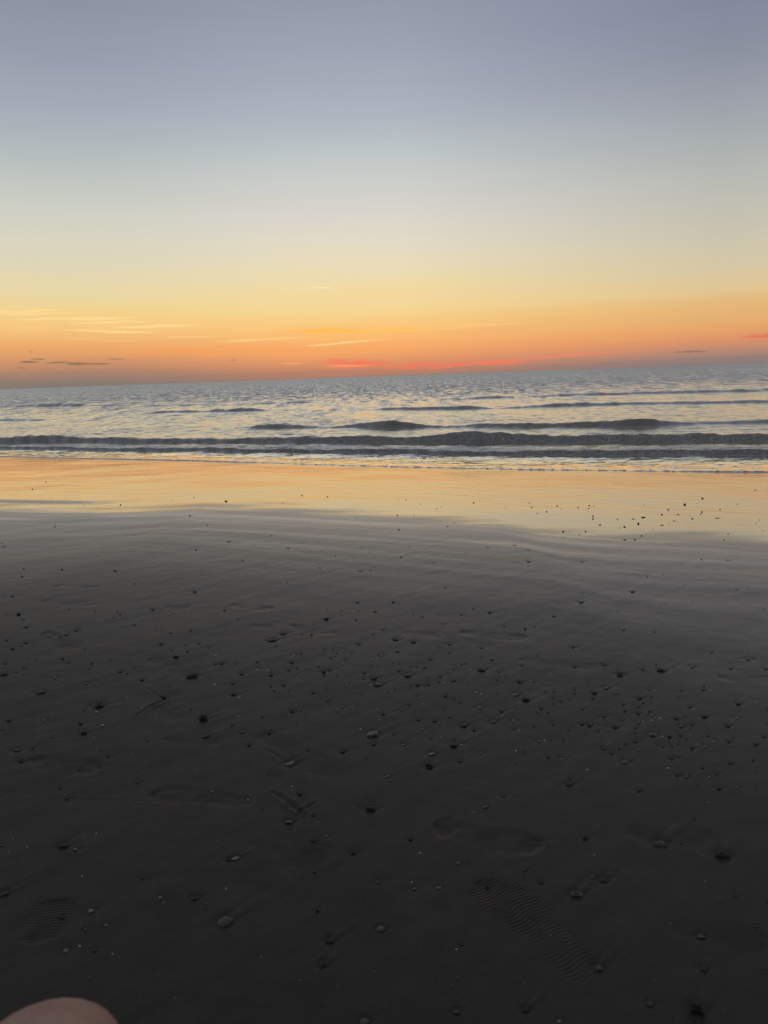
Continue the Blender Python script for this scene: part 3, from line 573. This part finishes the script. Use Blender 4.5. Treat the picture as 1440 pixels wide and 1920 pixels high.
    g2 = t.new('ShaderNodeBsdfGlossy'); g2.inputs['Roughness'].default_value = .12; g2.inputs['Color'].default_value = (1, .97, .88, 1); t.set(g2.inputs['Normal'], vn.outputs[0])
    f3 = t.new('ShaderNodeFresnel'); f3.inputs['IOR'].default_value = 2.0; t.set(f3.inputs['Normal'], vn.outputs[0])
    wat = t.new('ShaderNodeMixShader'); t.l.new(f3.outputs[0], wat.inputs[0]); t.l.new(bs.outputs[0], wat.inputs[1]); t.l.new(g2.outputs[0], wat.inputs[2])
    fb = t.new('ShaderNodeBsdfPrincipled')
    bub = t.noise(t.xyz(t.math('MULTIPLY', px_, .6), t.math('MULTIPLY', py_, .8), pz_), 42, 5, .7, .4); bub2 = t.noise(pos, 95, 3, .6)
    t.set(fb.inputs['Base Color'], t.mix(t.remap(bub, .42, .66), (.22, .23, .23), (.66, .67, .66)))
    fb.inputs['Roughness'].default_value = .30; fb.inputs['IOR'].default_value = 1.6
    t.set(fb.inputs['Normal'], t.bump(t.math('ADD', t.math('MULTIPLY', bub, .005), t.math('MULTIPLY', bub2, .0015)), 1.0))
    mx = t.new('ShaderNodeMixShader')
    t.set(mx.inputs[0], t.math('MULTIPLY', t.remap(t.math('ADD', fo, t.math('ADD', t.math('MULTIPLY', t.math('SUBTRACT', bub, .5), .9), t.math('MULTIPLY', t.math('SUBTRACT', t.noise(t.xyz(px_, t.math('MULTIPLY', py_, 3.0), pz_), 3.0, 3, .6), .56), 2.4))), .30, 1.0), .85))
    t.l.new(wat.outputs[0], mx.inputs[1]); t.l.new(fb.outputs[0], mx.inputs[2])
    # the thin sheet over the sand mirrors more strongly, like the film next to it
    gl = t.new('ShaderNodeBsdfGlossy'); gl.inputs['Roughness'].default_value = .08; gl.inputs['Color'].default_value = (.97, .97, .97, 1)
    t.set(gl.inputs['Normal'], t.bump(h1, 1.0))
    fr = t.new('ShaderNodeFresnel'); fr.inputs['IOR'].default_value = 2.3
    mx2 = t.new('ShaderNodeMixShader'); t.set(mx2.inputs[0], t.math('MULTIPLY', t.math('MULTIPLY', t.math('MULTIPLY', fr.outputs[0], 1.2), t.remap(rr, 3.2, 1.9, 0, 1)), t.math('SUBTRACT', 1.0, t.math('MULTIPLY_ADD', lp, 1.2, fo), clamp=True), clamp=True))
    t.l.new(mx.outputs[0], mx2.inputs[1]); t.l.new(gl.outputs[0], mx2.inputs[2])
    t.l.new(mx2.outputs[0], out.inputs[0])
    grid_mesh('sea_water', X, Y, Z, {'foam': foam, 'offshore': np.clip(R, -1, 1000), 'lip': lip * lipn + .6 * l2}, m)
build_sea()

# ------------------------------------------------------------------ shells and pebbles
def shell_material():
    m, t, out = material('shell_and_stone')
    oi = t.new('ShaderNodeObjectInfo'); pos = t.new('ShaderNodeTexCoord').outputs['Object']
    n = t.noise(pos, 2.6, 4, .6); n2 = t.noise(pos, 14, 3, .6)
    c = t.mix(t.remap(n, .35, .7), oi.outputs['Color'], (.72, .72, .72), 'MULTIPLY')
    c = t.mix(t.math('MULTIPLY', t.remap(n2, .58, .75), .25), c, (.03, .028, .026))
    bs = t.new('ShaderNodeBsdfPrincipled'); t.set(bs.inputs['Base Color'], c); bs.inputs['Roughness'].default_value = .38
    t.set(bs.inputs['Normal'], t.bump(t.math('ADD', n2, n), .03)); t.l.new(bs.outputs[0], out.inputs[0]); return m
MS = shell_material()
def mesh_from(name, verts, faces):
    me = bpy.data.meshes.new(name); me.from_pydata([tuple(v) for v in verts], [], faces); me.update()
    for p in me.polygons: p.use_smooth = True
    me.materials.append(MS); return me
def pebble_mesh(seed, flat=.5, lump=.16):
    bm = bmesh.new(); bmesh.ops.create_icosphere(bm, subdivisions=3, radius=.5); r_ = random.Random(seed)
    ph = [r_.uniform(0, 6) for _ in range(6)]
    for v in bm.verts:
        x, y, z = v.co
        k = 1 + lump * (math.sin(5 * x + ph[0]) * math.cos(4 * y + ph[1]) + .5 * math.sin(9 * y + ph[2] + 4 * z) + .4 * math.sin(8 * x + ph[3] - 5 * z))
        v.co = Vector((x * k, y * k * .78, z * k * flat + flat * .16))
    me = bpy.data.meshes.new('pebble'); bm.to_mesh(me); bm.free()
    for p in me.polygons: p.use_smooth = True
    me.materials.append(MS); return me
def valve_mesh(seed, up=True, part=1.0, ribs=11, deep=.30, tilt=0.0):
    """a clam valve: fan from the hinge, growth rings and ribs, real thickness; up = domed side up"""
    r_ = random.Random(seed); NR, NA = 14, 34; V = []; th = .035
    cut = [r_.uniform(.7, 1) for _ in range(NA + 1)]
    def pt(i, j, off):
        t = i / NR; a = (j / NA) * 2 * math.pi
        rad = .5 * (1 if part == 1 else 1 - (1 - part) * (cut[j % NA] if math.sin(a * 1.0 + seed) > 0 else 0))
        x = math.cos(a) * rad * t; y = math.sin(a) * rad * .80 * t + .06 * (1 - t)
        dome = deep * (1 - t ** 2.3)
        dome += .012 * math.cos(ribs * 2 * a) * t + .007 * math.sin(t * 30)
        return (x * (1 - off * .06), y * (1 - off * .06), dome - off * th)
    for off in (0, 1):
        for i in range(NR + 1):
            for j in range(NA): V.append(list(pt(i, j, off)))
    F = []; o2 = (NR + 1) * NA
    for i in range(NR):
        for j in range(NA):
            a, b, c, d = i * NA + j, i * NA + (j + 1) % NA, (i + 1) * NA + (j + 1) % NA, (i + 1) * NA + j
            F.append((a, d, c, b)); F.append((o2 + a, o2 + b, o2 + c, o2 + d))
    for j in range(NA):
        a, b = NR * NA + j, NR * NA + (j + 1) % NA; F.append((a, o2 + a, o2 + b, b))
    for v in V:
        if not up: v[2] = -v[2] + deep * .72
        y, z = v[1], v[2]; v[1] = y * math.cos(tilt) - z * math.sin(tilt); v[2] = y * math.sin(tilt) + z * math.cos(tilt) + (.12 * abs(math.sin(tilt)))
    return mesh_from('valve', V, F)
def shard_mesh(seed):
    """a curved broken sliver of shell with jagged outline and thickness"""
    r_ = random.Random(seed); N = 9; M = 5; top = []; th = .06
    jag0 = [r_.uniform(.7, 1.1) for _ in range(N + 1)]; jag1 = [r_.uniform(.5, 1.1) for _ in range(N + 1)]
    curv = r_.uniform(.1, .35); asp = r_.uniform(.22, .45); tl = r_.uniform(-.5, .7)
    V = []
    for s in (0, 1):
        for i in range(N + 1):
            u = i / N * 2 - 1; wd = asp * (1 - .8 * u * u)
            for j in range(M + 1):
                v = j / M * 2 - 1; w_ = wd * (jag1[i] if v > 0 else jag0[i]) * v
                z = .06 + curv * (1 - u * u) * .5 + .10 * (1 - v * v) - s * th
                V.append((u * .5, w_ * math.cos(tl * .6), z + w_ * math.sin(tl * .6)))
    st = (N + 1) * (M + 1); F = []
    for i in range(N):
        for j in range(M):
            a = i * (M + 1) + j; b = a + 1; c = b + M + 1; d = a + M + 1
            F.append((a, d, c, b)); F.append((st + a, st + b, st + c, st + d))
        for j in (0, M):
            a = i * (M + 1) + j; d = a + M + 1
            F.append((a, st + a, st + d, d) if j == 0 else (a, d, st + d, st + a))
    for i in (0, N):
        for j in range(M):
            a = i * (M + 1) + j; b = a + 1
            F.append((a, b, st + b, st + a) if i == 0 else (a, st + a, st + b, b))
    return mesh_from('shard', V, F)
def snail_mesh():
    V = []; F = []; NT_, NS = 64, 12
    for i in range(NT_ + 1):
        t = i / NT_; a = t * 2 * math.pi * 2.6; R_ = .04 + .26 * t ** 1.2; rad = .03 + .17 * t ** 1.3
        cx, cy, cz = R_ * math.cos(a), R_ * math.sin(a) * .9, .34 - .20 * t
        for j in range(NS):
            b = j / NS * 2 * math.pi
            V.append((cx + rad * math.cos(b) * math.cos(a), cy + rad * math.cos(b) * math.sin(a), cz + rad * math.sin(b)))
    for i in range(NT_):
        for j in range(NS):
            a = i * NS + j; b = i * NS + (j + 1) % NS; F.append((a, b, b + NS, a + NS))
    F.append(tuple(reversed(range(NS)))); F.append(tuple(range(NT_ * NS, NT_ * NS + NS)))
    return mesh_from('snail', V, F)
def joined(items):
    """several meshes moved into one lump: (mesh, location, rotation, scale)"""
    bm = bmesh.new()
    for me, loc, rot, sc in items:
        n = len(bm.verts); bm.from_mesh(me); bm.verts.ensure_lookup_table()
        M_ = Matrix.LocRotScale(Vector(loc), __import__('mathutils').Euler(rot), Vector(sc))
        for v in bm.verts[n:]: v.co = M_ @ v.co
    me = bpy.data.meshes.new('joined'); bm.to_mesh(me); bm.free()
    for p in me.polygons: p.use_smooth = True
    if not me.materials: me.materials.append(MS)
    return me
PEB = [pebble_mesh(s, f_) for s, f_ in ((1, .45), (2, .55), (3, .4), (4, .6), (5, .5))]
VAL = [valve_mesh(1), valve_mesh(2, deep=.24, part=.75), valve_mesh(3, deep=.34, ribs=9)]
CUP = [valve_mesh(4, up=False, deep=.26), valve_mesh(5, up=False, deep=.30, part=.7, tilt=.25)]
SHA = [shard_mesh(s) for s in (11, 12, 13, 14, 15, 16)]
SNA = snail_mesh()
CLU = [joined([(SHA[0], (-.2, 0, .02), (0, .5, .4), (.7, .7, .9)), (SHA[2], (.18, .05, 0), (.2, -.3, 2.0), (.7, .8, 1)), (SHA[4], (0, -.15, 0), (.4, 0, 1.2), (.5, .7, .9)), (PEB[0], (.3, -.12, 0), (0, 0, 0), (.3, .3, .4))]),
       joined([(VAL[1], (-.1, 0, 0), (.3, .3, .4), (.6, .6, .7)), (SHA[3], (.22, .05, .03), (.2, -.6, .6), (.6, .8, 1)), (SHA[5], (.05, -.18, 0), (.1, 0, -.3), (.6, .8, .9))])]
LUM = [joined([(PEB[1], (-.15, 0, .02), (0, .2, 0), (.65, .8, 1.0)), (PEB[3], (.22, -.03, -.02), (0, -.2, .5), (.5, .6, .7)), (SHA[1], (0, .1, .12), (.6, .4, .2), (.8, .8, 1))]),
       joined([(VAL[2], (0, 0, .05), (1.0, .2, .2), (.9, .9, 1.0)), (PEB[2], (.1, -.1, 0), (0, 0, .4), (.6, .7, .9)), (SHA[2], (-.2, -.1, 0), (0, .3, .8), (.5, .7, 1))])]
TONE = {'dark': (.065, .056, .050), 'brown': (.19, .17, .15), 'pale': (.46, .44, .40), 'white': (.85, .83, .78), 'red': (.17, .075, .055), 'tan': (.34, .28, .21), 'rim': (.55, .42, .35),
        'd': (.042, .038, .034), 'n': (.24, .215, .19), 'l': (.80, .78, .73), 'r': (.20, .07, .05)}
def put(me, name, px, py, w, tone, turn, label, cat, group=None, zs=1.0):
    g, wm = px_width(px, py, w)
    o = bpy.data.objects.new(name, me); COL.objects.link(o)
    j = .85 + random.uniform(-.15, .15)
    if py < 1100: wm *= .72; j *= .6
    o.location = (g[0], g[1], HEIGHT(g[0], g[1]) - .03 * wm); o.scale = (wm, wm * random.uniform(.8, 1.05), wm * zs * j)
    o.rotation_euler = (random.uniform(-.12, .12), random.uniform(-.12, .12), math.radians(turn))
    c = TONE[tone]; k = random.uniform(.8, 1.2); o.color = (c[0] * k, c[1] * k, c[2] * k, 1)
    o['label'] = label; o['category'] = cat
    if group: o['group'] = group
    return o
NAMEV = {'pebble': PEB, 'valve': VAL, 'cup': CUP, 'shard': SHA, 'snail': [SNA], 'cluster': CLU, 'lump': LUM}
TALL = {(1307, 1897): 1.5, (381, 1348): 1.3, (695, 1517): 1.1, (699, 1376): 1.1}
for k, (px, py, w, shp, tone, turn, name, cat, label, lm) in enumerate(BIG):
    put(NAMEV[shp][k % len(NAMEV[shp])], name, px, py, w, tone, turn, label, cat, 'shells and stones strewn on the sand', TALL.get((px, py), .85))
# small chips: the 240 or so that show largest are objects of their own, each told apart by the landmark beside it
order = sorted(small, key=lambda s: -s[2] * (1 + .0002 * s[0]))
singles, rest = order[:245], order[245:]
WORD = {'d': 'dark', 'l': 'pale', 'n': 'grey-brown', 'r': 'reddish'}
ORD = ['', 'second ', 'third ', 'fourth ', 'fifth ', 'sixth ', 'seventh ', 'eighth ', 'ninth ', 'tenth ', 'eleventh ', 'twelfth ', 'thirteenth ', 'fourteenth ', 'fifteenth ', 'sixteenth ', 'seventeenth ', 'eighteenth ']
count = {}
todo = []
for s in singles:
    best = min(BIG, key=lambda b: math.hypot(b[0] - s[0], (b[1] - s[1]) * 1.6)); ddx, ddy = s[0] - best[0], s[1] - best[1]
    side = ('left of' if ddx < 0 else 'right of') if abs(ddx) > 1.2 * abs(ddy) else ('above' if ddy < 0 else 'below')
    todo.append((math.hypot(ddx, ddy), s, side, best[9]))
todo.sort(key=lambda q: q[0])
for k, (dd, s, side, lm) in enumerate(todo):
    w = s[2]; tn = s[3]; peb = tn in 'dn' and (int(s[0]) % 5 < 3)
    kind = 'pebble' if peb else 'shell chip'
    key = (side, lm, WORD[tn], kind); n = count.get(key, 0); count[key] = n + 1
    label = f'small {WORD[tn]} {kind}, {ORD[n]}nearest such {side} the {lm}'
    me = (PEB[int(s[0] + s[1]) % 5] if peb else (SHA[int(s[0]) % 6] if int(s[1]) % 3 else VAL[int(s[0]) % 3]))
    put(me, 'pebble' if peb else 'shell_fragment', s[0], s[1], w * .88, tn, random.uniform(-35, 35), label, 'pebble' if peb else 'shell fragment', 'small pebbles on the sand' if peb else 'small shell chips on the sand', 1.1)
def build_grit():
    bm = bmesh.new(); src = [PEB[0], PEB[3], SHA[0], SHA[3]]
    lowp = []
    for sd in (1, 2, 3):
        b2 = bmesh.new(); bmesh.ops.create_icosphere(b2, subdivisions=1, radius=.5); rr = random.Random(sd)
        for v in b2.verts: v.co = Vector((v.co.x * rr.uniform(.8, 1.2), v.co.y * rr.uniform(.6, .9), v.co.z * rr.uniform(.45, .7) + .1))
        me = bpy.data.meshes.new('g'); b2.to_mesh(me); b2.free(); lowp.append(me)
    items = [(s[0], s[1], s[2]) for s in rest]
    for _ in range(900):      # barely visible specks between them
        x, y = random.uniform(0, 1440), random.choice((random.gauss(1290, 110), random.uniform(930, 1900)))
        if not 905 < y < 1915: continue
        items.append((x, y, random.uniform(1.2, 2.8)))
    for x, y, w in items:
        g, wm = px_width(x, y, w); n = len(bm.verts); bm.from_mesh(random.choice(lowp)); bm.verts.ensure_lookup_table()
        M_ = Matrix.Translation((g[0], g[1], HEIGHT(g[0], g[1]) - .0003)) @ Matrix.Rotation(random.uniform(0, 3.1), 4, 'Z') @ Matrix.Diagonal((wm, wm, wm * 1.1, 1))
        for v in bm.verts[n:]: v.co = M_ @ v.co
    me = bpy.data.meshes.new('shell_grit'); bm.to_mesh(me); bm.free()
    for p in me.polygons: p.use_smooth = True
    m, t, out = material('grit'); pos = t.new('ShaderNodeTexCoord').outputs['Object']
    isl = t.new('ShaderNodeNewGeometry').outputs['Random Per Island']
    bs = t.new('ShaderNodeBsdfPrincipled'); bs.inputs['Roughness'].default_value = .4
    t.set(bs.inputs['Base Color'], t.ramp(isl, [(0, (.03, .027, .025)), (.55, (.05, .045, .04)), (.70, (.14, .13, .12)), (.84, (.55, .53, .50))]))
    t.l.new(bs.outputs[0], out.inputs[0]); me.materials.append(m)
    o = bpy.data.objects.new('shell_grit', me); COL.objects.link(o)
    o['kind'] = 'stuff'; o['label'] = 'fine grit of tiny dark and pale shell crumbs strewn over the damp sand'; o['category'] = 'shell grit'
build_grit()

# ------------------------------------------------------------------ the seated photographer's knee, bottom left
def build_person():
    pts = [((-.10, -.12, .50), .092), ((-.15, .08, .515), .088), ((-.215, .30, .525), .076), ((-.262, .46, .520), .074), ((-.286, .556, .495), .072),
           ((-.288, .588, .440), .054), ((-.286, .582, .36), .053), ((-.284, .565, .27), .052), ((-.282, .552, .17), .038), ((-.282, .55, .09), .033),
           ((-.284, .575, .045), .034), ((-.288, .66, .032), .030), ((-.292, .74, .022), .024)]
    z0 = float(beach(0, .5))
    me = bpy.data.meshes.new('person'); me.from_pydata([(p[0] - .012, p[1], p[2] * 1.112 - .008 + z0) for p, _ in pts], [(i, i + 1) for i in range(len(pts) - 1)], [])
    o = bpy.data.objects.new('person', me); COL.objects.link(o)
    sk = o.modifiers.new('Skin', 'SKIN'); sk.use_smooth_shade = True
    for i, (_, r) in enumerate(pts):
        me.skin_vertices[0].data[i].radius = (r, r)
    me.skin_vertices[0].data[0].use_root = True
    sb = o.modifiers.new('Sub', 'SUBSURF'); sb.levels = 3; sb.render_levels = 3
    m, t, out = material('skin'); pos = t.new('ShaderNodeTexCoord').outputs['Object']
    bs = t.new('ShaderNodeBsdfPrincipled')
    t.set(bs.inputs['Base Color'], t.mix(t.remap(t.noise(pos, 22, 4, .65), .38, .62), (.40, .245, .195), (.30, .16, .135)))
    bs.inputs['Roughness'].default_value = .5; bs.inputs['Subsurface Weight'].default_value = .15; bs.inputs['Subsurface Scale'].default_value = .01
    t.set(bs.inputs['Normal'], t.bump(t.noise(pos, 220, 3, .6), .0006)); t.l.new(bs.outputs[0], out.inputs[0])
    me.materials.append(m)
    o['label'] = 'bare bent knee of a seated person, out of focus at the bottom left corner'; o['category'] = 'person'
build_person()
